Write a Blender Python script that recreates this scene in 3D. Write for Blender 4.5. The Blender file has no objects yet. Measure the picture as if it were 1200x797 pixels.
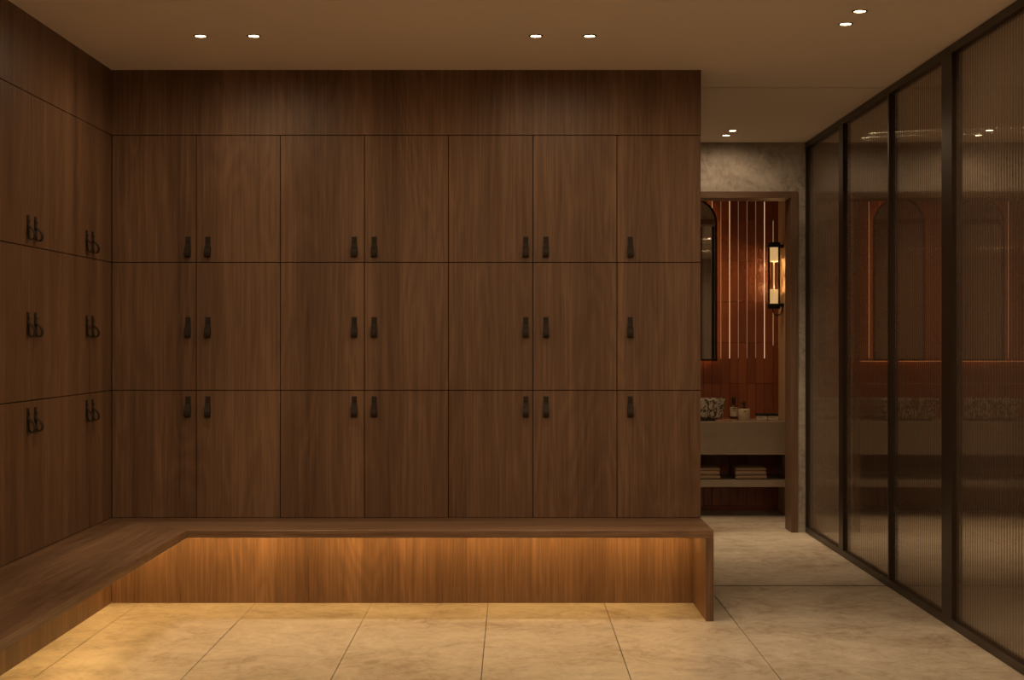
import bpy, bmesh, math, random
from mathutils import Vector
random.seed(7)
C = bpy.context.scene.collection
# ------------------------------------------------------------------ camera
# photograph: 1200x797, focal 1725 px, level one-point view, eye 1.341 m
cam_d = bpy.data.cameras.new('camera'); cam = bpy.data.objects.new('camera', cam_d); C.objects.link(cam)
cam.location = (0, 0, 1.341); cam.rotation_euler = (math.pi/2, 0, 0)
cam_d.sensor_width = 36; cam_d.lens = 36*1725/1200; cam_d.clip_start = .05
bpy.context.scene.camera = cam
# ------------------------------------------------------------------ world, exposure
W = bpy.data.worlds.new('world'); bpy.context.scene.world = W; W.use_nodes = True
W.node_tree.nodes['Background'].inputs[0].default_value = (1, .72, .45, 1)
W.node_tree.nodes['Background'].inputs[1].default_value = .02
vs = bpy.context.scene.view_settings
vs.view_transform = 'Standard'; vs.look = 'None'; vs.gamma = 1; vs.exposure = 0.06
WARM = (1.0, .70, .42)
AMBER = (1.0, .57, .18)
SPOT_W = 42.0          # narrow beam of each ceiling downlight
SPILL_W = 10.0         # wide spill of each ceiling downlight
FILL_W = 60.0         # unseen wide fill lamps, added over the near half to brighten the room
LED_BENCH = 43.0        # strip under the bench
SCONCE_E = .8
MIRROR_LED = 3.6

# ------------------------------------------------------------------ materials
def mat(name, col=(.5,.5,.5), rough=.5, metal=0, spec=.5, emis=None, estr=0, trans=0, ior=1.45):
    m = bpy.data.materials.new(name); m.use_nodes = True
    b = m.node_tree.nodes['Principled BSDF']
    b.inputs['Base Color'].default_value = (*col, 1); b.inputs['Roughness'].default_value = rough
    b.inputs['Metallic'].default_value = metal; b.inputs['Specular IOR Level'].default_value = spec
    b.inputs['Transmission Weight'].default_value = trans; b.inputs['IOR'].default_value = ior
    if emis:
        b.inputs['Emission Color'].default_value = (*emis, 1); b.inputs['Emission Strength'].default_value = estr
    return m
class NT:
    def __init__(s, m): s.t = m.node_tree; s.n = s.t.nodes; s.b = s.n['Principled BSDF']
    def new(s, ty, **k):
        x = s.n.new(ty)
        for a, v in k.items(): setattr(x, a, v)
        return x
    def link(s, a, b): s.t.links.new(a, b)
    def pos(s, sc, off=(0,0,0)):
        g = s.new('ShaderNodeNewGeometry'); mp = s.new('ShaderNodeMapping')
        mp.inputs['Scale'].default_value = sc; mp.inputs['Location'].default_value = off
        s.link(g.outputs['Position'], mp.inputs['Vector']); return mp.outputs[0]
    def noise(s, vec, scale=1, detail=3, rough=.5, dist=0):
        x = s.new('ShaderNodeTexNoise'); s.link(vec, x.inputs['Vector'])
        x.inputs['Scale'].default_value = scale; x.inputs['Detail'].default_value = detail
        x.inputs['Roughness'].default_value = rough; x.inputs['Distortion'].default_value = dist
        return x.outputs[0]
    def math(s, op, a, b=None, clamp=False):
        x = s.new('ShaderNodeMath', operation=op, use_clamp=clamp)
        for i, v in enumerate((a, b)):
            if v is None: continue
            if isinstance(v, (int, float)): x.inputs[i].default_value = v
            else: s.link(v, x.inputs[i])
        return x.outputs[0]
    def ramp(s, fac, pts):
        x = s.new('ShaderNodeValToRGB'); s.link(fac, x.inputs[0]); e = x.color_ramp.elements
        while len(e) < len(pts): e.new(.5)
        for q, (p, c) in zip(e, pts): q.position = p; q.color = (*c, 1) if len(c) == 3 else c
        return x.outputs[0]
    def bump(s, h, strength=.2, dist=.002):
        x = s.new('ShaderNodeBump'); x.inputs['Strength'].default_value = strength; x.inputs['Distance'].default_value = dist
        s.link(h, x.inputs['Height']); s.link(x.outputs[0], s.b.inputs['Normal'])

def wood(name, axis='Z', dark=(.072,.037,.020), light=(.245,.142,.082), off=(0,0,0), rough=.42):
    m = mat(name, rough=rough, spec=.35); t = NT(m)
    def sc(a, l): return tuple(l if ax == axis else a for ax in 'XYZ')
    fine = t.noise(t.pos(sc(125, 3.2), off), 1, 4, .65)                 # pores
    streak = t.noise(t.pos(sc(38, .9), off), 1, 4, .55)              # grain streaks
    board = t.noise(t.pos(sc(5.5, .12), (3.1,1.7,.4)), 1, 2, .5)     # leaf to leaf tone of the veneer
    fig = t.noise(t.pos(sc(4.2, .55), (1.3,7.7,2.1)), 1, 2, .45, .4) # cathedral figure: contours of a slow noise
    rings = t.math('PINGPONG', t.math('MULTIPLY', fig, 26), 1.0)
    a = t.math('MULTIPLY', fine, .95)
    a = t.math('ADD', a, t.math('MULTIPLY', streak, .65))
    a = t.math('ADD', a, t.math('MULTIPLY', board, 1.15))
    a = t.math('ADD', a, t.math('MULTIPLY', rings, .16))
    a = t.math('ADD', t.math('MULTIPLY', t.math('SUBTRACT', a, 1.455), 1.08), .5, True)
    t.link(t.ramp(a, [(0, dark), (.5, tuple((d+l)/2*.93 for d, l in zip(dark, light))), (1, light)]), t.b.inputs['Base Color'])
    t.bump(t.math('ADD', fine, streak), .18, .0006)
    return m
wood_v = wood('walnut_vertical', 'Z')
wood_x = wood('walnut_along_wall', 'X', light=(.27,.165,.098))
wood_y = wood('walnut_along_depth', 'Y', light=(.27,.165,.098))
wood_door = wood('walnut_door_frame', 'Z', dark=(.095,.055,.034), light=(.21,.13,.083), off=(2.2,4,1))
wood_head = wood('walnut_head_frame', 'X', dark=(.095,.055,.034), light=(.21,.13,.083), off=(2.2,4,1))

def stone(name, c1, c2, c3, rough=.42, sx=1.6, vein=1.0, bump=.05, off=(0,0,0)):
    m = mat(name, rough=rough, spec=.4); t = NT(m)
    big = t.noise(t.pos((sx*.8, sx*.9, sx), off), 1, 6, .62, .9)
    mid = t.noise(t.pos((sx*5, sx*4, sx*5), off), 1, 8, .72, 1.4)
    fine = t.noise(t.pos((60, 60, 60)), 1, 4, .6)
    v = t.noise(t.pos((sx*1.5, sx*1.6, sx*1.5), (5,3,1)), 1, 7, .6, 1.6)
    vn = t.math('SUBTRACT', 1, t.math('MULTIPLY', t.math('ABSOLUTE', t.math('SUBTRACT', v, .5)), 26), True)
    a = t.math('ADD', t.math('MULTIPLY', big, .75), t.math('MULTIPLY', mid, .65))
    a = t.math('ADD', a, t.math('MULTIPLY', fine, .12))
    a = t.math('SUBTRACT', a, t.math('MULTIPLY', vn, .05*vein))
    a = t.math('ADD', t.math('MULTIPLY', t.math('SUBTRACT', a, .755), 2.2), .5, True)
    t.link(t.ramp(a, [(0, c1), (.45, c2), (1, c3)]), t.b.inputs['Base Color'])
    t.bump(t.math('ADD', mid, fine), bump, .003)
    return m
floor_m = stone('beige_limestone', (.26,.20,.145), (.43,.385,.315), (.59,.55,.465), vein=1.6)
concrete = stone('brown_grey_stucco', (.19,.165,.145), (.35,.315,.28), (.49,.45,.41), rough=.75, sx=2.2, vein=1.8, bump=.3)
vanity_m = stone('taupe_stone', (.23,.185,.145), (.27,.22,.175), (.30,.25,.20), rough=.5, sx=1.2, vein=.2, bump=.02)
def plaster(name, col):
    m = mat(name, col, .85, spec=.2); t = NT(m)
    t.bump(t.noise(t.pos((14,14,14)), 1, 6, .6), .05, .002); return m
ceil_m = plaster('ceiling_paint', (.85,.75,.655))
plain_m = plaster('warm_plaster', (.30,.24,.19))
grout_m = plaster('grout', (.14,.11,.085))
leather = mat('dark_leather', (.026,.018,.012), .62, spec=.3)
NT(leather).bump(NT(leather).noise(NT(leather).pos((420,420,420)), 1, 3), .25, .0006)
gap_m = mat('dark_carcass', (.03,.018,.012), .7)
black_m = mat('black_metal', (.018,.013,.010), .42, metal=.6)
bronze = mat('dark_bronze_frame', (.040,.027,.019), .38, metal=.5, spec=.5)
stud_m = mat('aged_bronze', (.05,.035,.022), .35, metal=1)
trim_m = mat('downlight_trim', (.10,.08,.06), .4, metal=.4)
lens_m = mat('downlight_lens', (.9,.9,.9), .3, emis=(1,.72,.38), estr=22)
led_m = mat('bench_led', (.9,.8,.6), .5, emis=AMBER, estr=LED_BENCH)
mled_m = mat('mirror_led', (.9,.8,.6), .5, emis=(1,.47,.16), estr=MIRROR_LED)
mirror_m = mat('silvered_mirror', (.80,.80,.78), .015, metal=1)
def terracotta():
    m = mat('glazed_terracotta', rough=.30, spec=.5); t = NT(m)
    oi = t.new('ShaderNodeObjectInfo'); n = t.noise(t.pos((18,18,6)), 1, 5, .6)
    a = t.math('ADD', t.math('MULTIPLY', oi.outputs['Random'], .55), t.math('MULTIPLY', n, .45))
    t.link(t.ramp(a, [(0, (.20,.058,.026)), (.5, (.27,.082,.036)), (1, (.35,.115,.05))]), t.b.inputs['Base Color'])
    t.bump(n, .12, .002); return m
terra = terracotta()
tgrout = plaster('terracotta_grout', (.10,.04,.022))
def joint_glint(name, e):
    return mat(name, (.6,.45,.3), .3, metal=.3, emis=(1,.64,.34), estr=e)  # emission imitates highlights on the bevelled tile edges, no lamp
glint_bright = joint_glint('bright_painted_glint', 1.1); glint_dim = joint_glint('dim_painted_glint', .10); glint_mid = joint_glint('medium_painted_glint', .4)
def reeded_glass():
    m = bpy.data.materials.new('bronze_reeded_glass'); m.use_nodes = True; nt = m.node_tree; nt.nodes.clear()
    N = nt.nodes.new; L = nt.links.new
    out = N('ShaderNodeOutputMaterial'); tr = N('ShaderNodeBsdfTransparent'); tr.inputs[0].default_value = (.80,.74,.66,1)
    # tint darkens in the valleys between reeds: attribute 'reed' runs 0..1 across a reed
    at = N('ShaderNodeAttribute'); at.attribute_name = 'reed'
    rp = N('ShaderNodeMix'); rp.data_type = 'RGBA'; L(at.outputs['Fac'], rp.inputs['Factor'])
    rp.inputs[6].default_value = (.34,.30,.26,1); rp.inputs[7].default_value = (.92,.85,.76,1); L(rp.outputs[2], tr.inputs[0])
    df = N('ShaderNodeBsdfTranslucent'); df.inputs[0].default_value = (.46,.35,.27,1)
    d2 = N('ShaderNodeBsdfDiffuse'); d2.inputs[0].default_value = (.24,.18,.14,1)
    ad = N('ShaderNodeMixShader'); ad.inputs[0].default_value = .6; L(df.outputs[0], ad.inputs[1]); L(d2.outputs[0], ad.inputs[2])
    mx = N('ShaderNodeMixShader'); mx.inputs[0].default_value = .36; L(tr.outputs[0], mx.inputs[1]); L(ad.outputs[0], mx.inputs[2])
    gl = N('ShaderNodeBsdfGlossy'); gl.inputs['Roughness'].default_value = .025; gl.inputs[0].default_value = (.95,.92,.88,1)
    fr = N('ShaderNodeFresnel'); fr.inputs[0].default_value = 1.75
    m2 = N('ShaderNodeMixShader'); L(fr.outputs[0], m2.inputs[0]); L(mx.outputs[0], m2.inputs[1]); L(gl.outputs[0], m2.inputs[2])
    L(m2.outputs[0], out.inputs[0]); return m
glass_m = reeded_glass()
glass_in = bpy.data.materials.new('glass_inner_face'); glass_in.use_nodes = True
_n = glass_in.node_tree; _n.nodes.clear(); _o = _n.nodes.new('ShaderNodeOutputMaterial'); _t = _n.nodes.new('ShaderNodeBsdfTransparent'); _t.inputs[0].default_value = (.97,.96,.94,1)
_n.links.new(_t.outputs[0], _o.inputs[0])
def clear_glass():
    m = bpy.data.materials.new('clear_glass'); m.use_nodes = True; nt = m.node_tree; nt.nodes.clear()
    N = nt.nodes.new; L = nt.links.new
    out = N('ShaderNodeOutputMaterial'); tr = N('ShaderNodeBsdfTransparent'); tr.inputs[0].default_value = (.93,.90,.85,1)
    gl = N('ShaderNodeBsdfGlossy'); gl.inputs['Roughness'].default_value = .03; fr = N('ShaderNodeFresnel'); fr.inputs[0].default_value = 1.45
    m2 = N('ShaderNodeMixShader'); L(fr.outputs[0], m2.inputs[0]); L(tr.outputs[0], m2.inputs[1]); L(gl.outputs[0], m2.inputs[2])
    L(m2.outputs[0], out.inputs[0]); return m
clear_m = clear_glass()

# ------------------------------------------------------------------ helpers
def bx(bm, x0, x1, y0, y1, z0, z1, bev=0):
    r = bmesh.ops.create_cube(bm, size=1)
    for v in r['verts']:
        v.co = Vector(((x0+x1)/2 + v.co.x*(x1-x0), (y0+y1)/2 + v.co.y*(y1-y0), (z0+z1)/2 + v.co.z*(z1-z0)))
    if bev:
        es = list({e for v in r['verts'] for e in v.link_edges})
        bmesh.ops.bevel(bm, geom=es, offset=bev, segments=1, affect='EDGES')
def lathe(bm, prof, n=32, cx=0, cy=0):
    rings = []
    for r, z in prof:
        if r < 1e-6: rings.append([bm.verts.new((cx, cy, z))])
        else: rings.append([bm.verts.new((cx+r*math.cos(2*math.pi*i/n), cy+r*math.sin(2*math.pi*i/n), z)) for i in range(n)])
    for a, b in zip(rings, rings[1:]):
        for i in range(n):
            j = (i+1) % n
            if len(a) == 1 and len(b) == 1: continue
            if len(a) == 1: bm.faces.new((a[0], b[j], b[i]))
            elif len(b) == 1: bm.faces.new((a[i], a[j], b[0]))
            else: bm.faces.new((a[i], a[j], b[j], b[i]))
def tube(bm, pts, r, n=10):
    pts = [Vector(p) for p in pts]; rings = []
    for i, p in enumerate(pts):
        d = (pts[min(i+1, len(pts)-1)] - pts[max(i-1, 0)]).normalized()
        u = d.cross(Vector((0,1,0.01))).normalized(); v = d.cross(u)
        rings.append([bm.verts.new(p + r*(u*math.cos(2*math.pi*k/n) + v*math.sin(2*math.pi*k/n))) for k in range(n)])
    for a, b in zip(rings, rings[1:]):
        for k in range(n): bm.faces.new((a[k], a[(k+1)%n], b[(k+1)%n], b[k]))
    bm.faces.new(rings[0]); bm.faces.new(rings[-1])
def wloc(o):
    v = Vector((0,0,0))
    while o: v += o.location; o = o.parent
    return v
def link(name, me, m, parent=None, loc=(0,0,0)):
    o = bpy.data.objects.new(name, me); C.objects.link(o)
    if m and not me.materials: me.materials.append(m)
    o.location = Vector(loc)
    if parent: o.parent = parent; o.location = Vector(loc) - wloc(parent)
    return o
def obj(name, bm, m, parent=None, origin=None, smooth=False):
    """bm is in world coordinates; the mesh is re-centred on origin (default: base centre)"""
    xs = [v.co for v in bm.verts]
    if origin is None:
        mn = Vector([min(c[i] for c in xs) for i in range(3)]); mx = Vector([max(c[i] for c in xs) for i in range(3)])
        origin = Vector(((mn.x+mx.x)/2, (mn.y+mx.y)/2, mn.z))
    origin = Vector(origin)
    for v in bm.verts: v.co -= origin
    bmesh.ops.recalc_face_normals(bm, faces=bm.faces)
    me = bpy.data.meshes.new(name); bm.to_mesh(me); bm.free()
    if smooth:
        for p in me.polygons: p.use_smooth = True
        me.set_sharp_from_angle(angle=math.radians(40))
    return link(name, me, m, parent, origin)
def box(name, x0, x1, y0, y1, z0, z1, m, parent=None, bev=0):
    bm = bmesh.new(); bx(bm, x0, x1, y0, y1, z0, z1, bev); return obj(name, bm, m, parent)
def tag(o, label=None, cat=None, group=None, kind=None):
    for k, v in (('label', label), ('category', cat), ('group', group), ('kind', kind)):
        if v: o[k] = v
    return o
def empty(name, loc, label, cat, group=None):
    o = bpy.data.objects.new(name, None); C.objects.link(o); o.location = loc; o.empty_display_size = .1
    return tag(o, label, cat, group)
def struct(o, label=None): return tag(o, label, kind='structure')

# ------------------------------------------------------------------ dimensions
XL, XR, D, H = -2.04, 2.043, 7.5, 2.717      # left wall face, partition face, locker plane, ceiling
YB = -1.5                                    # wall behind the camera
BLK = 8.03                                   # back of the locker block
DW0, DW1 = 10.25, 10.47                      # wall with the doorway
BB, BR = 11.6, 2.098                         # bathroom back and right wall
BXL = -.75

# ------------------------------------------------------------------ structure
floor = struct(box('floor', -2.3, 4.6, YB-.2, 11.8, -.15, -.012, grout_m), 'beige stone slab floor')
J = .0016
xe = [XL-.04, -1.899, -1.307, -.715, -.122, .470, 1.062, XR+.05]
ye = [YB, .8, 3.2, 5.6, 8.03]
def ftile(x0, x1, y0, y1):
    bm = bmesh.new(); bx(bm, x0+J, x1-J, y0+J, y1-J, -.012, 0, .0008); obj('floor_tile', bm, floor_m, floor)
for a, b in zip(xe, xe[1:]):
    for c, d in zip(ye, ye[1:]): ftile(a, b, c, d)
for a, b in ((XL-.04, -.05), (-.05, BR)):
    ftile(a, b, 8.03, 11.22); ftile(a, b, 11.22, BB)
struct(box('ceiling', -2.3, 4.6, YB-.2, BLK-.011, H, H+.12, ceil_m), 'warm beige ceiling of the changing room')
struct(box('ceiling', -2.3, 4.6, BLK+.011, DW1, H, H+.12, ceil_m), 'ceiling strip of the passage beyond the lockers')
struct(box('ceiling', BXL, 4.6, DW1, BB+.2, 2.60, 2.72, ceil_m), 'lower bathroom ceiling')
struct(box('trim_1', -2.3, 4.6, BLK-.011, BLK+.011, H+.008, H+.1, gap_m), 'shadow joint across the ceiling')
struct(box('wall_left', -2.3, XL-.03, YB-.2, DW1, -.01, H, plain_m))
struct(box('wall_front', -2.3, 4.6, YB-.2, YB, -.01, H, plain_m))
struct(box('wall_block', XL-.03, .955, D+.05, BLK, 0, H, gap_m), 'core of the locker block')
struct(box('trim_2', .955, .963, D+.02, BLK, 0, H, wood_v), 'wood end panel of the locker block')
struct(box('trim_3', XL-.03, .955, BLK, BLK+.008, 0, H, wood_v), 'wood back panel of the locker block')
for a, b in ((XR+.05, 3.2), (3.2, 4.4)):
    for c, d in ((3.2, 5.6), (5.6, 8.03)): ftile(a, b, c, d)
for a, b in ((BR, 3.2), (3.2, 4.4)):
    ftile(a, b, 8.03, 11.22); ftile(a, b, 11.22, BB)
struct(box('trim_7', XL, 4.4, BLK-.010, BLK+.010, -.012, .0006, bronze), 'dark threshold strip across the floor')
# wall with the doorway: pieces around the opening X -.55..1.943(+frame)
OX0, OX1, OZ = -.55, 1.989, 2.375
bm = bmesh.new()
bx(bm, -2.07, OX0, DW0, DW1, 0, H); bx(bm, OX0, OX1, DW0, DW1, OZ, H); bx(bm, OX1, 2.3, DW0, DW1, 0, H)
struct(obj('wall_back', bm, concrete), 'mottled brown grey stucco wall above the doorway')
door = struct(bpy.data.objects.new('door_1', None), 'wooden lined doorway to the bathroom'); C.objects.link(door); door.location = (.7, DW0, 0)
box('jamb', 1.943, OX1, DW0-.008, DW1, 0, OZ, wood_door, door, .001)
box('jamb', OX0, OX0+.046, DW0-.008, DW1, 0, OZ, wood_door, door, .001)
box('head', OX0+.046, 1.943, DW0-.008, DW1, 2.33, OZ, wood_head, door, .001)
# wall behind the glass and the room behind it
struct(box('wall_right', 4.4, 4.6, YB, BB+.2, -.01, H, plain_m), 'far wall of the room behind the glass')
struct(box('wall_end', XR, XR+.12, YB, 3.58, 0, H, plain_m), 'wall next to the camera')
struct(box('wall_rear', XR+.12, 4.4, 2.0, 2.1, 0, H, plain_m))
bm = bmesh.new(); bx(bm, 2.3, 4.4, DW0, DW1, OZ, H); bx(bm, 4.3, 4.4, DW0, DW1, 0, OZ); bx(bm, 2.3, 2.38, DW0, DW1, 0, OZ)
struct(obj('wall_side', bm, concrete), 'stucco wall above the opening behind the glass')
door2 = struct(bpy.data.objects.new('door_2', None), 'wooden lined opening seen through the glass'); C.objects.link(door2); door2.location = (3.3, DW0, 0)
box('head', 2.38, 4.3, DW0-.008, DW1, 2.33, OZ, wood_head, door2, .001)
box('jamb', 2.38, 2.425, DW0-.008, DW1, 0, 2.33, wood_door, door2, .001)
box('jamb', 4.255, 4.3, DW0-.008, DW1, 0, 2.33, wood_door, door2, .001)

# glass partition ------------------------------------------------------
part = empty('glass_partition', (XR+.025, 6.9, 0), 'floor to ceiling bronze framed reeded glass partition on the right', 'partition')
GX = XR + .021
wide = [(9.09, 9.205), (6.84, 7.0), (4.68, 4.82)]
thin = [(7.975, 8.0), (5.82, 5.845), (10.225, DW0), (3.58, 3.605)]
box('top_rail', XR, XR+.05, 3.58, DW0, H-.042, H-.001, bronze, part, .001)
box('bottom_rail', XR, XR+.05, 3.58, DW0, 0, .042, bronze, part, .001)
for y0, y1 in wide: box('stile', XR, XR+.05, y0, y1, .042, H-.042, bronze, part, .0012)
for y0, y1 in thin: box('mullion', XR-.001, XR+.05, y0, y1, .042, H-.042, bronze, part, .001)
edges = sorted(wide + thin)
PITCH, AMP = .036, .0008
for (a0, a1), (b0, b1) in zip(edges, edges[1:]):
    n = max(1, round((b0-a1)/PITCH)); seg = n*8; bm = bmesh.new(); z0, z1 = .042, H-.042
    F = []; B = []
    for i in range(seg+1):
        y = a1 + (b0-a1)*i/seg; x = GX - AMP*(1-math.cos(2*math.pi*i/8))
        F.append((bm.verts.new((x, y, z0)), bm.verts.new((x, y, z1))))
        B.append((bm.verts.new((GX+.006, y, z0)), bm.verts.new((GX+.006, y, z1))))
    for i in range(seg):
        bm.faces.new((F[i][0], F[i+1][0], F[i+1][1], F[i][1])); bm.faces.new((B[i][0], B[i][1], B[i+1][1], B[i+1][0]))
        bm.faces.new((F[i][0], B[i][0], B[i+1][0], F[i+1][0])); bm.faces.new((F[i][1], F[i+1][1], B[i+1][1], B[i][1]))
    for i in (0, seg): bm.faces.new((F[i][0], F[i][1], B[i][1], B[i][0]))
    for f in bm.faces: f.material_index = 1 if all(v.co.x > GX+.003 for v in f.verts) else 0
    g = obj('glass_pane', bm, glass_m, part, smooth=True); g.data.materials.append(glass_in)
    at = g.data.attributes.new('reed', 'FLOAT', 'POINT'); lx = [v.co.x for v in g.data.vertices]; m0 = min(lx)
    for q, x in zip(at.data, lx): q.value = max(0, min(1, 1 - (x-m0)/(2*AMP)))

# ------------------------------------------------------------------ lockers
Z_ROWS = [(1.7367, 2.3845), (1.0845, 1.7367), (.4345, 1.0845)]   # top, middle, bottom door
ROW = ['top', 'middle', 'bottom']
HZ = [1.867, 1.458, 1.054]                                        # top of the strap handles
G = .0040
def handle_mesh():
    """leather strap: flat against the door, folded into a loop that comes forward; local -Y is outward"""
    path = [(.0005, 0), (.0005, -.030), (.0005, -.060), (.0010, -.082), (.004, -.095), (.011, -.1035), (.020, -.105), (.029, -.099),
            (.033, -.088), (.0325, -.076), (.028, -.066), (.020, -.057), (.0115, -.050), (.006, -.044), (.0045, -.034), (.0045, -.018)]
    T = .0030; bm = bmesh.new(); rows = []
    for i, (d, h) in enumerate(path):
        p0 = Vector(path[max(i-1,0)]); p1 = Vector(path[min(i+1,len(path)-1)]); t = (p1-p0).normalized(); nrm = Vector((-t.y, t.x))
        w = .0132 + .0020*min(1, max(0, (-h-.035)/.03))
        a = Vector((d, h)); b = a + nrm*T if i < 3 or True else a
        rows.append([bm.verts.new((-w, -a.x, a.y)), bm.verts.new((w, -a.x, a.y)), bm.verts.new((w, -b.x, b.y)), bm.verts.new((-w, -b.x, b.y))])
    for r, s in zip(rows, rows[1:]):
        for k in range(4): bm.faces.new((r[k], r[(k+1)%4], s[(k+1)%4], s[k]))
    bm.faces.new(rows[0]); bm.faces.new(rows[-1])
    # stud through both ends of the strap
    r = bmesh.ops.create_cone(bm, segments=14, radius1=.0045, radius2=.0035, depth=.002, cap_ends=True)
    for v in r['verts']: v.co = Vector((v.co.x, -.0088 - v.co.z, v.co.y - .024))
    bmesh.ops.recalc_face_normals(bm, faces=bm.faces)
    me = bpy.data.meshes.new('handle'); bm.to_mesh(me); bm.free(); me.materials.append(leather)
    for p in me.polygons: p.use_smooth = True
    me.set_sharp_from_angle(angle=math.radians(35))
    return me
H_ME = handle_mesh()
cnt = ['leftmost', 'second from left', 'third from left', 'middle', 'third from right', 'second from right', 'rightmost']
xb = [-2.039, -1.609, -1.180, -.752, -.324, .1065, .535, .963]
hx = [220.5, 243.7, 415.3, 438.6, 616.2, 639.8, 738.5]
for c in range(7):
    x0, x1 = xb[c], xb[c+1]
    for r in range(3):
        z0, z1 = Z_ROWS[r]
        t = empty('locker', ((x0+x1)/2, D, z0), f'{ROW[r]} row walnut locker of the back wall, {cnt[c]} column', 'locker', 'lockers of the back wall')
        box('carcass', x0+.001, x1-.001, D+.020, D+.049, z0+.001, z1-.001, gap_m, t)
        d = box('door', x0+G/2, x1-G/2, D, D+.019, z0+G/2, z1-G/2, wood_v, t, .0007)
        h = link('handle', H_ME, leather, d, ((hx[c]-600)/230, D, HZ[r]))
yb = [7.5, 7.105, 6.676, 6.248, 5.82]
hy = [7.155, 7.055, 6.296, 6.200]
lc = ['column in the far corner', 'second column from the corner', 'third column from the corner', 'nearest column at the frame edge']
for c in range(4):
    y1, y0 = yb[c], yb[c+1]
    for r in range(3):
        z0, z1 = Z_ROWS[r]
        t = empty('locker', (XL, (y0+y1)/2, z0), f'{ROW[r]} row walnut locker of the left wall, {lc[c]}', 'locker', 'lockers of the left wall')
        box('carcass', XL-.029, XL-.020, y0+.001, y1-.001, z0+.001, z1-.001, gap_m, t)
        d = box('door', XL-.019, XL, y0+G/2, y1-G/2, z0+G/2, z1-G/2, wood_v, t, .0007)
        h = link('handle', H_ME, leather, d, (XL, hy[c], HZ[r])); h.rotation_euler = (0, 0, math.pi/2)
# plain wood cladding nearer than the frame shows, fascia above the lockers
struct(box('trim_4', XL-.029, XL, YB, yb[-1]-G/2, 0, H, wood_v), 'walnut cladding of the left wall')
struct(box('trim_5', XL-.029, XL, yb[-1], D+.019, Z_ROWS[0][1]+G/2, H, wood_v), 'walnut fascia above the left lockers')
struct(box('trim_6', XL, .963, D, D+.049, Z_ROWS[0][1]+G/2, H, wood_v), 'walnut fascia above the back wall lockers')

# ------------------------------------------------------------------ bench
bench = empty('bench', (-.5, 7.25, 0), 'L shaped floating walnut bench below the lockers, lit from underneath', 'bench')
BT, BK, BF, RX = .4345, .3985, 7.01, -1.546
LEGX = .9607
NEAR = 3.2
def poly_slab(name, pts, z0, z1, m, parent, bev=.0015):
    bm = bmesh.new(); vb = [bm.verts.new((x, y, z0)) for x, y in pts]; vt = [bm.verts.new((x, y, z1)) for x, y in pts]
    bm.faces.new(vb); bm.faces.new(vt)
    for i in range(len(pts)): j = (i+1) % len(pts); bm.faces.new((vb[i], vb[j], vt[j], vt[i]))
    bmesh.ops.bevel(bm, geom=list(bm.edges), offset=bev, segments=1, affect='EDGES')
    return obj(name, bm, m, parent)
poly_slab('bench_top', [(RX, BF), (LEGX, BF), (LEGX, D), (XL, D)], BK, BT, wood_x, bench)
poly_slab('bench_top', [(RX, BF), (XL, D), (XL, NEAR), (RX, NEAR)], BK, BT, wood_y, bench)
box('leg', LEGX-.037, LEGX, BF, D, 0, BK, wood_v, bench, .0012)
box('leg', XL, RX, NEAR, NEAR+.037, 0, BK, wood_v, bench, .0012)
box('back_panel', XL, LEGX-.037, D+.002, D+.048, 0, BK, wood_v, bench)
box('back_panel', XL-.028, XL-.002, NEAR+.037, D, 0, BK, wood_v, bench)
box('led_strip', XL+.03, LEGX-.040, D-.145, D-.127, BK-.009, BK-.0015, led_m, bench)
box('led_strip', XL+.022, XL+.040, NEAR+.05, D-.06, BK-.009, BK-.0015, led_m, bench)

# ------------------------------------------------------------------ downlights
def dl_meshes():
    bm = bmesh.new(); lathe(bm, [(.024,-.0005), (.024,-.003), (.031,-.003), (.033,0), (.024,-.0005)], 28)
    bmesh.ops.recalc_face_normals(bm, faces=bm.faces); a = bpy.data.meshes.new('trim_ring'); bm.to_mesh(a); bm.free(); a.materials.append(trim_m)
    bm = bmesh.new(); lathe(bm, [(0,-.0022), (.020,-.0022), (.0238,-.001)], 28)
    bmesh.ops.recalc_face_normals(bm, faces=bm.faces); b = bpy.data.meshes.new('lens'); bm.to_mesh(b); bm.free(); b.materials.append(lens_m)
    return a, b
RING, LENS = dl_meshes()
sd = bpy.data.lights.new('spot_beam', 'SPOT'); sd.energy = SPOT_W; sd.color = WARM; sd.spot_size = math.radians(66); sd.spot_blend = 1.0; sd.shadow_soft_size = .022
hd = sd.copy(); hd.energy = SPILL_W; hd.spot_size = math.radians(180); hd.spot_blend = .55
pd = sd.copy(); pd.energy = SPOT_W*2.0; pd.spot_size = math.radians(74)
hs = hd.copy(); hs.energy = SPILL_W*.62
fd = sd.copy(); fd.energy = FILL_W; fd.spot_size = math.radians(178); fd.spot_blend = .35
def downlight(x, y, label, group='recessed ceiling downlights', z=H, data=None):
    t = empty('downlight', (x, y, z), label, 'downlight', group)
    link('trim_ring', RING, trim_m, t, (x, y, z)); link('lens', LENS, lens_m, t, (x, y, z))
    l = bpy.data.objects.new('beam', data or sd); C.objects.link(l); l.parent = t; l.location = (0, 0, -.006)
    if data in (None, pd):
        l = bpy.data.objects.new('spill', hs if data is pd else hd); C.objects.link(l); l.parent = t; l.location = (0, 0, -.006)
downlight(-1.409, 6.658, 'small glowing ceiling downlight, leftmost of all, near the left wall')
downlight(-1.168, 6.658, 'small glowing ceiling downlight, right one of the left hand pair')
downlight(.108, 6.658, 'small glowing ceiling downlight, left one of the middle pair')
downlight(.351, 6.658, 'small glowing ceiling downlight, right one of the middle pair')
downlight(1.452, 6.406, 'small glowing ceiling downlight, farther one of the near right pair')
downlight(1.4545, 6.157, 'small glowing ceiling downlight, nearer one of the right pair at the top of the frame')
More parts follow.
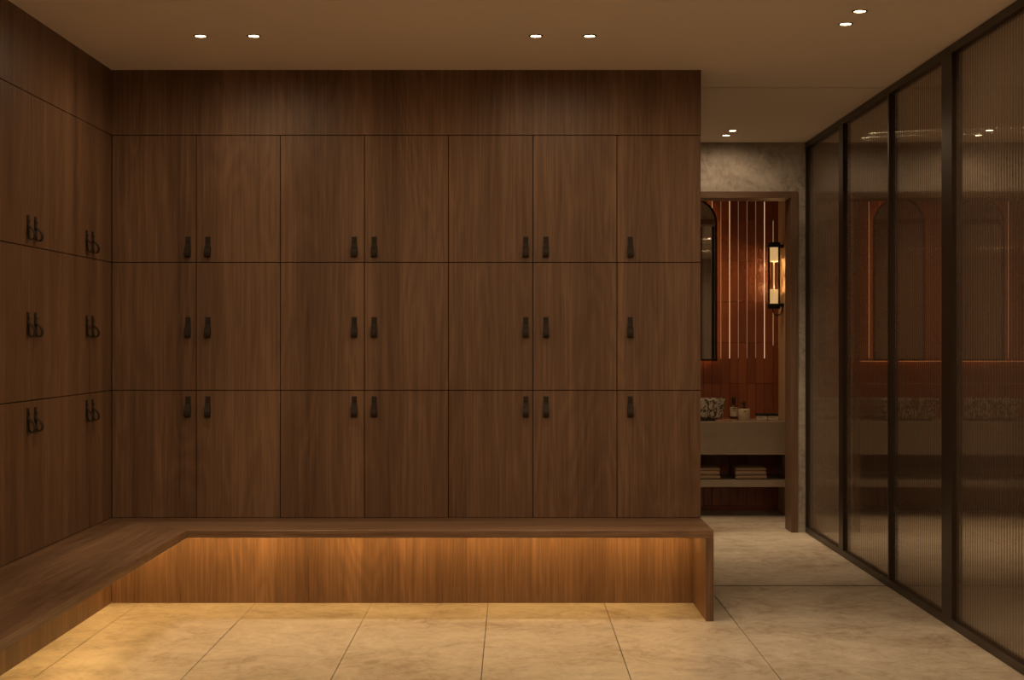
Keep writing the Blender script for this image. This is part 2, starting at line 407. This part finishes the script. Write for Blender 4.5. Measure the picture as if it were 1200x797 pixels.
downlight(1.439, 9.89, 'small ceiling downlight in the passage, farther one beside the stucco wall', data=pd)
downlight(1.449, 9.67, 'small ceiling downlight in the passage, nearer one of the far pair', data=pd)
for x, y, w in ((-1.29, 3.6, 'left one of the row in front of the picture'), (.23, 3.6, 'middle one of the row in front of the picture'), (1.45, 3.2, 'one beside the nearest glass pane'),
             (-1.29, .6, 'left one above the camera'), (.23, .6, 'middle one above the camera'), (1.45, .2, 'right one above the camera')):
    downlight(x, y, 'added fill downlight, ' + w, 'added fill lamps outside the picture', data=fd)  # invented fill lamps for the unseen near half
downlight(3.13, 9.88, 'ceiling downlight glinting through the reeded glass, farther one of the pair', data=pd)
downlight(3.13, 9.65, 'ceiling downlight glinting through the reeded glass, nearer one of the pair', data=pd)
for y, w in ((6.4, 'farther'), (6.16, 'nearer')): downlight(3.13, y, 'added fill downlight behind the rightmost glass, ' + w + ' one outside the picture', 'added fill lamps behind the glass')  # unseen pair, added to light the room behind the glass

# ------------------------------------------------------------------ bathroom
TW, TH, TT = .0686, .3214, .008
wb = struct(box('wall_bathroom', BXL-.2, 2.25, BB, BB+.2, 0, 2.72, tgrout), 'terracotta tiled bathroom wall')
wb2 = struct(box('wall_bathroom', 2.25, 4.6, BB, BB+.2, 0, 2.72, tgrout), 'terracotta tiled wall seen through the reeded glass')
box('plaster', 0, 0, 0, 0, 0, 0, plain_m) if False else None
struct(box('wall_bathroom_right', BR, 2.41, DW1, BB, 0, 2.72, plaster('amber_plaster', (.58,.42,.27))), 'warm plastered side wall of the bathroom')
struct(box('wall_bathroom_left', BXL-.2, BXL, DW1, BB, 0, 2.72, plain_m))
bm = bmesh.new(); bx(bm, 0, TW-.0022, -TT, 0, 0, TH-.0022, .0012)
bmesh.ops.recalc_face_normals(bm, faces=bm.faces); tile_me = bpy.data.meshes.new('wall_tile'); bm.to_mesh(tile_me); bm.free(); tile_me.materials.append(terra)
# vertical joints fall at photo columns x = 835.5, 845.7 ... 906.3 -> X = 1.584 + k*TW ; horizontal joints at y = 258 + 47.8 k
x_j0 = (906.2-600)*11.592/1725; z_j0 = 1.341 + (398.5-258)*11.592/1725
cols = [x_j0 + k*TW for k in range(-41, 2)]; rows_ = [z_j0 + k*TH for k in range(-8, 2)]
stuff = bmesh.new(); nt_ = 0
for x in cols:
    for z in rows_:
        x1 = min(x+TW-.0022, BR); z0 = max(z, .0); z1 = min(z+TH-.0022, 2.60)
        if x1 - x < .01 or z1 - z0 < .02 or x < BXL: continue
        if x > .02 and nt_ < 300:
            nt_ += 1
            if x1 == x+TW-.0022 and z0 == z and z1 == z+TH-.0022: link('wall_tile', tile_me, terra, wb, (x, BB, z))
            else: box('wall_tile', x, x1, BB-TT, BB, z0, z1, terra, wb, .001)
        else: bx(stuff, x, x1, BB-TT, BB, z0, z1)
tag(obj('wall_tile', stuff, terra, wb), kind='stuff')
for k in range(7, 33):
    for z in rows_:
        x = x_j0 + k*TW; z0 = max(z, 0); z1 = min(z+TH-.0022, 2.60)
        if z1 - z0 < .02 or x < 2.41 or x+TW > 4.4: continue
        if z0 == z and z1 == z+TH-.0022: link('wall_tile', tile_me, terra, wb2, (x, BB, z))
        else: box('wall_tile', x, x+TW-.0022, BB-TT, BB, z0, z1, terra, wb2, .001)
for k, m, za, zb in ((11, glint_bright, 1.196, 2.43), (27, glint_mid, 1.196, 2.43)):
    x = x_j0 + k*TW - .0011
    box('painted_glow_line', x-.0014, x+.0014, BB-TT-.0015, BB-TT+.003, za, zb, m, wb2)
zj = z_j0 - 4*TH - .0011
box('painted_glow_line', 2.42, 4.2, BB-TT-.0015, BB-TT+.003, 1.172, 1.1765, mat('painted_mirror_glow', (.5,.25,.1), .4, emis=(1,.42,.16), estr=.55), wb2)  # glow below the mirrors, painted as an emissive strip
box('painted_glow_line', 2.42, 4.2, BB-TT-.0015, BB-TT+.003, zj-.0012, zj+.0012, glint_dim, wb2)  # horizontal joint highlight, also painted as emission
# highlights on the tile edges, put in as glowing strips along the vertical joints
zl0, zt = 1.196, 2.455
lines = {0: (glint_mid, 1.3, 2.28, .0022), -1: (glint_bright, zl0, 2.43, .0028), -2: (glint_dim, 1.2, 2.44, .0045), -3: (glint_dim, zl0, 2.44, .0045),
         -4: (glint_dim, 1.2, 2.44, .0045), -5: (glint_bright, zl0, zt, .0028), -6: (glint_dim, zl0, zt, .0045), -7: (glint_mid, 2.26, zt, .004)}
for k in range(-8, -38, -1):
    lines[k] = ((glint_bright if k % 4 == 3 else glint_dim), zl0, zt, .004)
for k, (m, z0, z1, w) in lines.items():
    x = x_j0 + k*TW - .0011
    box('painted_glow_line', x-w/2, x+w/2, BB-TT-.0015, BB-TT+.003, z0, z1, m, wb)

# arched mirrors
def arch_pts(cx, r, z0, zc, n=28):
    p = [(cx-r, z0), (cx+r, z0)]
    return p + [(cx + r*math.cos(math.pi*i/n), zc + r*math.sin(math.pi*i/n)) for i in range(n+1)]
def arch_solid(name, cx, r, z0, zc, y0, y1, m, parent):
    bm = bmesh.new(); P = arch_pts(cx, r, z0, zc); f = [bm.verts.new((x, y0, z)) for x, z in P]; b = [bm.verts.new((x, y1, z)) for x, z in P]
    bm.faces.new(f); bm.faces.new(b)
    for i in range(len(P)): j = (i+1) % len(P); bm.faces.new((f[i], f[j], b[j], b[i]))
    return obj(name, bm, m, parent)
def arch_ring(name, cx, ro, ri, z0o, z0i, zc, y0, y1, m, parent):
    bm = bmesh.new(); O = arch_pts(cx, ro, z0o, zc); I = arch_pts(cx, ri, z0i, zc); q = []
    for (a, b) in zip(O, I): q.append([bm.verts.new((a[0], y0, a[1])), bm.verts.new((a[0], y1, a[1])), bm.verts.new((b[0], y1, b[1])), bm.verts.new((b[0], y0, b[1]))])
    for i in range(len(q)):
        j = (i+1) % len(q)
        for k in range(4): bm.faces.new((q[i][k], q[j][k], q[j][(k+1)%4], q[i][(k+1)%4]))
    return obj(name, bm, m, parent)
YM = 11.52
ZC = 1.341 + (398.5-262)*YM/1725; ZB = 1.341 - (423-398.5)*YM/1725
MR = .205; MCX = (840.6-600)*YM/1725 - MR
for i, (dx, lb) in enumerate(((0, 'arched black framed mirror with backlight, seen through the doorway above the marble basin'),
                              (-.78, 'arched black framed mirror farther left in the bathroom, behind the lockers'),
                              (-1.56, 'arched black framed mirror at the far left end of the bathroom'),
                              (1.63, 'arched mirror dimly seen through the third glass pane'),
                              (2.25, 'arched mirror dimly seen through the rightmost glass pane'))):
    cx = MCX + dx
    t = empty('arched_mirror', (cx, YM+.02, ZB), lb, 'mirror', 'backlit arched bathroom mirrors')
    arch_ring('frame', cx, MR, MR-.016, ZB, ZB+.016, ZC, YM, YM+.03, black_m, t)
    arch_solid('mirror_glass', cx, MR-.015, ZB+.015, ZC, YM+.010, YM+.016, mirror_m, t)
    arch_solid('backing', cx, MR-.012, ZB+.012, ZC, YM+.017, YM+.026, black_m, t)
    arch_ring('backlight', cx, MR-.022, MR-.034, ZB+.022, ZB+.034, ZC, YM+.030, YM+.042, mled_m, t)

# vanity
VF = 11.10
v = empty('vanity', (.7, VF+.25, 0), 'taupe stone bathroom vanity with open lower shelf, seen through the doorway', 'vanity')
vz = lambda y: 1.341 - (y-398.5)*VF/1725
box('counter', BXL, BR-.001, VF, BB-TT, vz(533), vz(494.5), vanity_m, v, .002)
box('shelf', BXL, BR-.001, VF+.01, BB-TT-.001, vz(571), vz(563), vanity_m, v, .0015)
box('side_support', BXL, BXL+.04, VF+.02, BB-TT-.001, 0, vz(571), vanity_m, v)
box('side_support', BXL, BXL+.04, VF+.02, BB-TT-.001, vz(563), vz(533), vanity_m, v)
ZT = vz(494.5); ZS = vz(563)

v2 = empty('vanity', (3.4, VF+.25, 0), 'taupe vanity with open shelf, dimly seen through the reeded glass', 'vanity')
box('counter', 2.412, 4.399, VF, BB-TT, vz(533), vz(494.5), vanity_m, v2, .002)
box('shelf', 2.412, 4.399, VF+.01, BB-TT-.001, vz(571), vz(563), vanity_m, v2, .0015)
# vessel basins
def marble():
    m = mat('black_white_marble', rough=.25); t = NT(m)
    n = t.noise(t.pos((16,16,11)), 1, 6, .65, 2.2)
    w = t.math('PINGPONG', t.math('MULTIPLY', n, 9), 1.0)
    t.link(t.ramp(w, [(0, (.03,.026,.022)), (.34, (.08,.07,.06)), (.52, (.42,.38,.33)), (1, (.62,.57,.50))]), t.b.inputs['Base Color']); return m
marb = marble()
darkmarb = mat('dark_stone', (.05,.04,.033), .4)
def basin(cx, cy, lb):
    t = empty('basin', (cx, cy, ZT), lb, 'basin', 'marble vessel basins on the vanity')
    def rr(w, d, r, z, n=6):
        P = []
        for sx, sy, a0 in ((1,1,0), (-1,1,90), (-1,-1,180), (1,-1,270)):
            for k in range(n+1):
                a = math.radians(a0 + 90*k/n); P.append((cx + sx*(w/2-r) + r*math.cos(a), cy + sy*(d/2-r) + r*math.sin(a), z))
        return P
    bm = bmesh.new(); L = [rr(.40,.26,.03,ZT+.018), rr(.425,.29,.035,ZT+.03), rr(.455,.31,.035,ZT+.150), rr(.462,.316,.035,ZT+.162), rr(.455,.31,.035,ZT+.168),
                           rr(.42,.275,.03,ZT+.166), rr(.40,.255,.03,ZT+.08), rr(.34,.2,.03,ZT+.045)]
    R = [[bm.verts.new(p) for p in l] for l in L]
    for a, b in zip(R, R[1:]):
        for i in range(len(a)): j = (i+1)%len(a); bm.faces.new((a[i], a[j], b[j], b[i]))
    bm.faces.new(R[0]); bm.faces.new(R[-1])
    obj('bowl', bm, marb, t, smooth=True)
    bm = bmesh.new(); bx(bm, cx-.17, cx+.17, cy-.12, cy+.12, ZT+.0005, ZT+.018, .002); obj('foot', bm, darkmarb, t)
BCY = 11.33
basin(1.395, BCY, 'black and white veined marble vessel basin at the left of the doorway')
basin(3.03, BCY, 'marble vessel basin blurred behind the third glass pane')
basin(3.65, BCY, 'marble vessel basin blurred behind the rightmost glass pane')
basin(1.395-.78, BCY, 'veined marble vessel basin hidden farther left along the vanity')

cream = mat('cream_ceramic', (.62,.54,.42), .45); label_m = mat('cream_label', (.66,.58,.46), .6); ink = mat('dark_ink', (.06,.045,.035), .6)
amberg = mat('amber_glass', (.10,.030,.012), .12, spec=.6); blackp = mat('black_plastic', (.015,.012,.010), .4)
salmon = mat('terracotta_dish', (.42,.20,.13), .5)
# soap bottle with black cap
S = 11.50; x = (860-600)*S/1725
t = empty('bottle', (x, S, ZT), 'amber bottle with cream label and black cap, left of the cream jar', 'bottle')
bm = bmesh.new(); lathe(bm, [(0,ZT+.0005),(.029,ZT+.0005),(.030,ZT+.004),(.030,ZT+.098),(.024,ZT+.108),(.012,ZT+.114),(.012,ZT+.122),(0,ZT+.122)], 28, x, S); obj('body', bm, amberg, t, smooth=True)
bm = bmesh.new(); lathe(bm, [(.0304,ZT+.022),(.0308,ZT+.022),(.0308,ZT+.095),(.0304,ZT+.095)], 28, x, S); lb_ = obj('paper_label', bm, label_m, t, smooth=True)
box('print_line', x-.018, x+.012, S-.0345, S-.0300, ZT+.083, ZT+.088, ink, t)
box('print_line', x-.018, x+.006, S-.0335, S-.0300, ZT+.066, ZT+.068, ink, t)
bm = bmesh.new(); lathe(bm, [(0,ZT+.1225),(.0155,ZT+.1225),(.0155,ZT+.166),(.014,ZT+.169),(0,ZT+.169)], 24, x, S); obj('cap', bm, blackp, t, smooth=True)
# cream pump jar
S = 11.36; x = (872-600)*S/1725
t = empty('jar', (x, S, ZT), 'squat cream cylindrical jar with black pump, between bottle and tins', 'jar')
bm = bmesh.new(); lathe(bm, [(0,ZT+.0005),(.043,ZT+.0005),(.046,ZT+.004),(.047,ZT+.082),(.044,ZT+.087),(.014,ZT+.089),(0,ZT+.089)], 36, x, S); obj('body', bm, cream, t, smooth=True)
for k, (w, z) in enumerate(((.020,.070), (.014,.064))): box('print_line', x-w/2, x+w/2, S-.0480, S-.0452, ZT+z, ZT+z+.003, ink, t)
bm = bmesh.new(); lathe(bm, [(0,ZT+.0892),(.014,ZT+.0892),(.015,ZT+.100),(.009,ZT+.106),(.006,ZT+.118),(.010,ZT+.120),(.011,ZT+.134),(.004,ZT+.143),(0,ZT+.143)], 20, x, S)
bx(bm, x-.030, x, S-.005, S+.005, ZT+.126, ZT+.133, .001); obj('pump', bm, blackp, t, smooth=True)
# two cream tins with black lids
S = 11.33
for (xa, xc, lb) in ((887, 899.3, 'small cream box with black lid, left one of the two'), (900.3, 912, 'small cream box with black lid, right one near the wall')):
    x0, x1 = (xa-600)*S/1725, (xc-600)*S/1725
    t = empty('lidded_box', ((x0+x1)/2, S+.04, ZT), lb, 'box', 'cream boxes with black lids')
    box('body', x0, x1, S, S+.08, ZT+.0005, ZT+.032, cream, t, .002)
    box('lid', x0-.001, x1+.001, S-.001, S+.081, ZT+.0322, ZT+.052, blackp, t, .002)
    box('print_line', x0+.012, x0+.045, S-.0012, S+.001, ZT+.020, ZT+.0225, ink, t)
# flat tray in front of the basin
S = 11.16
t = tag(box('soap_dish', 1.545, 1.675, S, S+.07, ZT+.0005, ZT+.012, salmon, None, .003), 'thin terracotta coloured soap dish in front of the marble basin', 'dish')

# folded towels on the lower shelf
towel_m = mat('brown_cotton', (.33,.235,.17), .95, spec=.1); tt = NT(towel_m)
tt.bump(tt.noise(tt.pos((380,380,380)), 1, 3), .6, .002)
def towel(x0, x1, y0, y1, z0, th, lb, grp):
    bm = bmesh.new(); n = 10                              # folded: two layers joined by a rounded front fold
    r = th/2; prof = [(y1, z0+th), (y0+r, z0+th)] + [(y0+r - r*math.sin(math.pi*k/n), z0+r + r*math.cos(math.pi*k/n)) for k in range(1, n)] + [(y0+r, z0), (y1, z0)]
    prof += [(y1, z0+th*.42), (y0+r*1.4, z0+th*.46), (y0+r*1.4, z0+th*.54), (y1, z0+th*.58)]
    K = 8; rows2 = []
    for k in range(K+1):
        f = k/K; x = x0 + (x1-x0)*f; s = 1 - .10*(abs(2*f-1)**6); jz = random.uniform(-.0012, .0012)
        rows2.append([bm.verts.new((x, y, z0 + (z-z0)*s + (jz if z > z0+th*.9 else 0))) for y, z in prof])
    for a, b in zip(rows2, rows2[1:]):
        for i in range(len(a)): j = (i+1)%len(a); bm.faces.new((a[i], a[j], b[j], b[i]))
    bm.faces.new(rows2[0]); bm.faces.new(rows2[-1])
    tag(obj('folded_towel', bm, towel_m, smooth=True), lb, 'towel', grp)
S = VF + .06
for (xa, xc, nm) in ((816, 844.5, 'left'), (862, 898.5, 'right')):
    z = ZS + .0005
    for k, (th, pos) in enumerate(((.030, 'bottom'), (.034, 'middle'), (.024, 'top'))):
        j = random.uniform(-.004, .004)
        towel((xa-600)*S/1725 + j, (xc-600)*S/1725 + j - .004*k, S+.003*k, S+.26, z, th, f'folded brown towel, {pos} one of the {nm} stack on the vanity shelf', f'towels of the {nm} stack')
        z += th + .0006

# wall sconce
S = 11.37; sx = 2.024; z0, z1 = 1.341-(362-398.5)*-1*0 + (398.5-362)*S/1725, 1.341 + (398.5-284)*S/1725
t = empty('wall_sconce', (sx, S, z0), 'cylindrical glass wall sconce with black caps, right of the doorway tiles', 'sconce')
bm = bmesh.new(); lathe(bm, [(0,z1-.040),(.052,z1-.040),(.053,z1-.036),(.053,z1-.022),(.048,z1-.020),(.048,z1-.006),(.044,z1),(0,z1)], 32, sx, S); obj('cap', bm, black_m, t, smooth=True)
bm = bmesh.new(); lathe(bm, [(0,z0),(.044,z0),(.048,z0+.006),(.048,z0+.020),(.053,z0+.022),(.053,z0+.036),(.052,z0+.040),(0,z0+.040)], 32, sx, S); obj('cap', bm, black_m, t, smooth=True)
bm = bmesh.new(); lathe(bm, [(.0455,z0+.0405),(.0470,z0+.0405),(.0470,z1-.0405),(.0455,z1-.0405),(.0455,z0+.0405)], 40, sx, S); obj('glass_tube', bm, clear_m, t, smooth=True)
frost = mat('glowing_reeded_sleeve', (.8,.7,.5), .5, emis=(1,.66,.30), estr=.55)
for a, b, nm in ((z0+.041, z0+.150, 'diffuser'), (z1-.150, z1-.041, 'diffuser')):
    bm = bmesh.new(); n = 48; ra = []; rb = []
    for i in range(n):
        r = .042 if i % 2 else .0395; an = 2*math.pi*i/n
        ra.append(bm.verts.new((sx+r*math.cos(an), S+r*math.sin(an), a))); rb.append(bm.verts.new((sx+r*math.cos(an), S+r*math.sin(an), b)))
    for i in range(n): j = (i+1)%n; bm.faces.new((ra[i], ra[j], rb[j], rb[i]))
    bm.faces.new(ra); bm.faces.new(rb); obj(nm, bm, frost, t)
fil = mat('filament', (.8,.7,.5), .5, emis=(1,.7,.36), estr=SCONCE_E)
bm = bmesh.new(); tube(bm, [(sx, S, z0+.152), (sx, S, z1-.152)], .0028, 8); obj('lamp_rod', bm, fil, t)
for z in (z0+.030, z1-.030): box('bracket', sx+.045, BR-.0005, S-.014, S+.014, z-.012, z+.012, black_m, t, .001)
bm = bmesh.new(); pts = []
for k in range(17):
    a = math.pi*k/16; pts.append((sx-.012+.036 - .036*math.cos(a), S-.02, z0-.005 - .045*math.sin(a)))
pts = [(sx-.012, S-.02, z0+.002)] + pts + [(sx+.060, S-.02, z0+.03)]
tube(bm, pts, .0046, 8); obj('cable', bm, black_m, t, smooth=True)
sp = bpy.data.lights.new('sconce_glow', 'POINT'); sp.energy = 2.6; sp.color = (1, .58, .24); sp.shadow_soft_size = .004
for dz in (.175, (z1-z0)-.175):
    so = bpy.data.objects.new('sconce_glow', sp); C.objects.link(so); so.parent = t; so.location = (0, 0, dz)

# bathroom ceiling light
bd = bpy.data.lights.new('bath_beam', 'SPOT'); bd.energy = 28; bd.color = (1,.62,.30); bd.spot_size = math.radians(120); bd.spot_blend = 1; bd.shadow_soft_size = .03
bd2 = bd.copy(); bd2.energy = 12  # weaker unseen lamps, added to brighten the bathroom behind the glass
for x, w in ((1.42, 'above the visible marble basin'), (.3, 'farther left above the vanity'), (2.8, 'added to light the bathroom behind the third glass pane'), (3.7, 'added to light the bathroom behind the rightmost glass pane')):
    downlight(x, 10.95, 'recessed bathroom downlight hidden by the door head, ' + w, 'downlights of the bathroom', 2.60, bd if x < 2 else bd2)
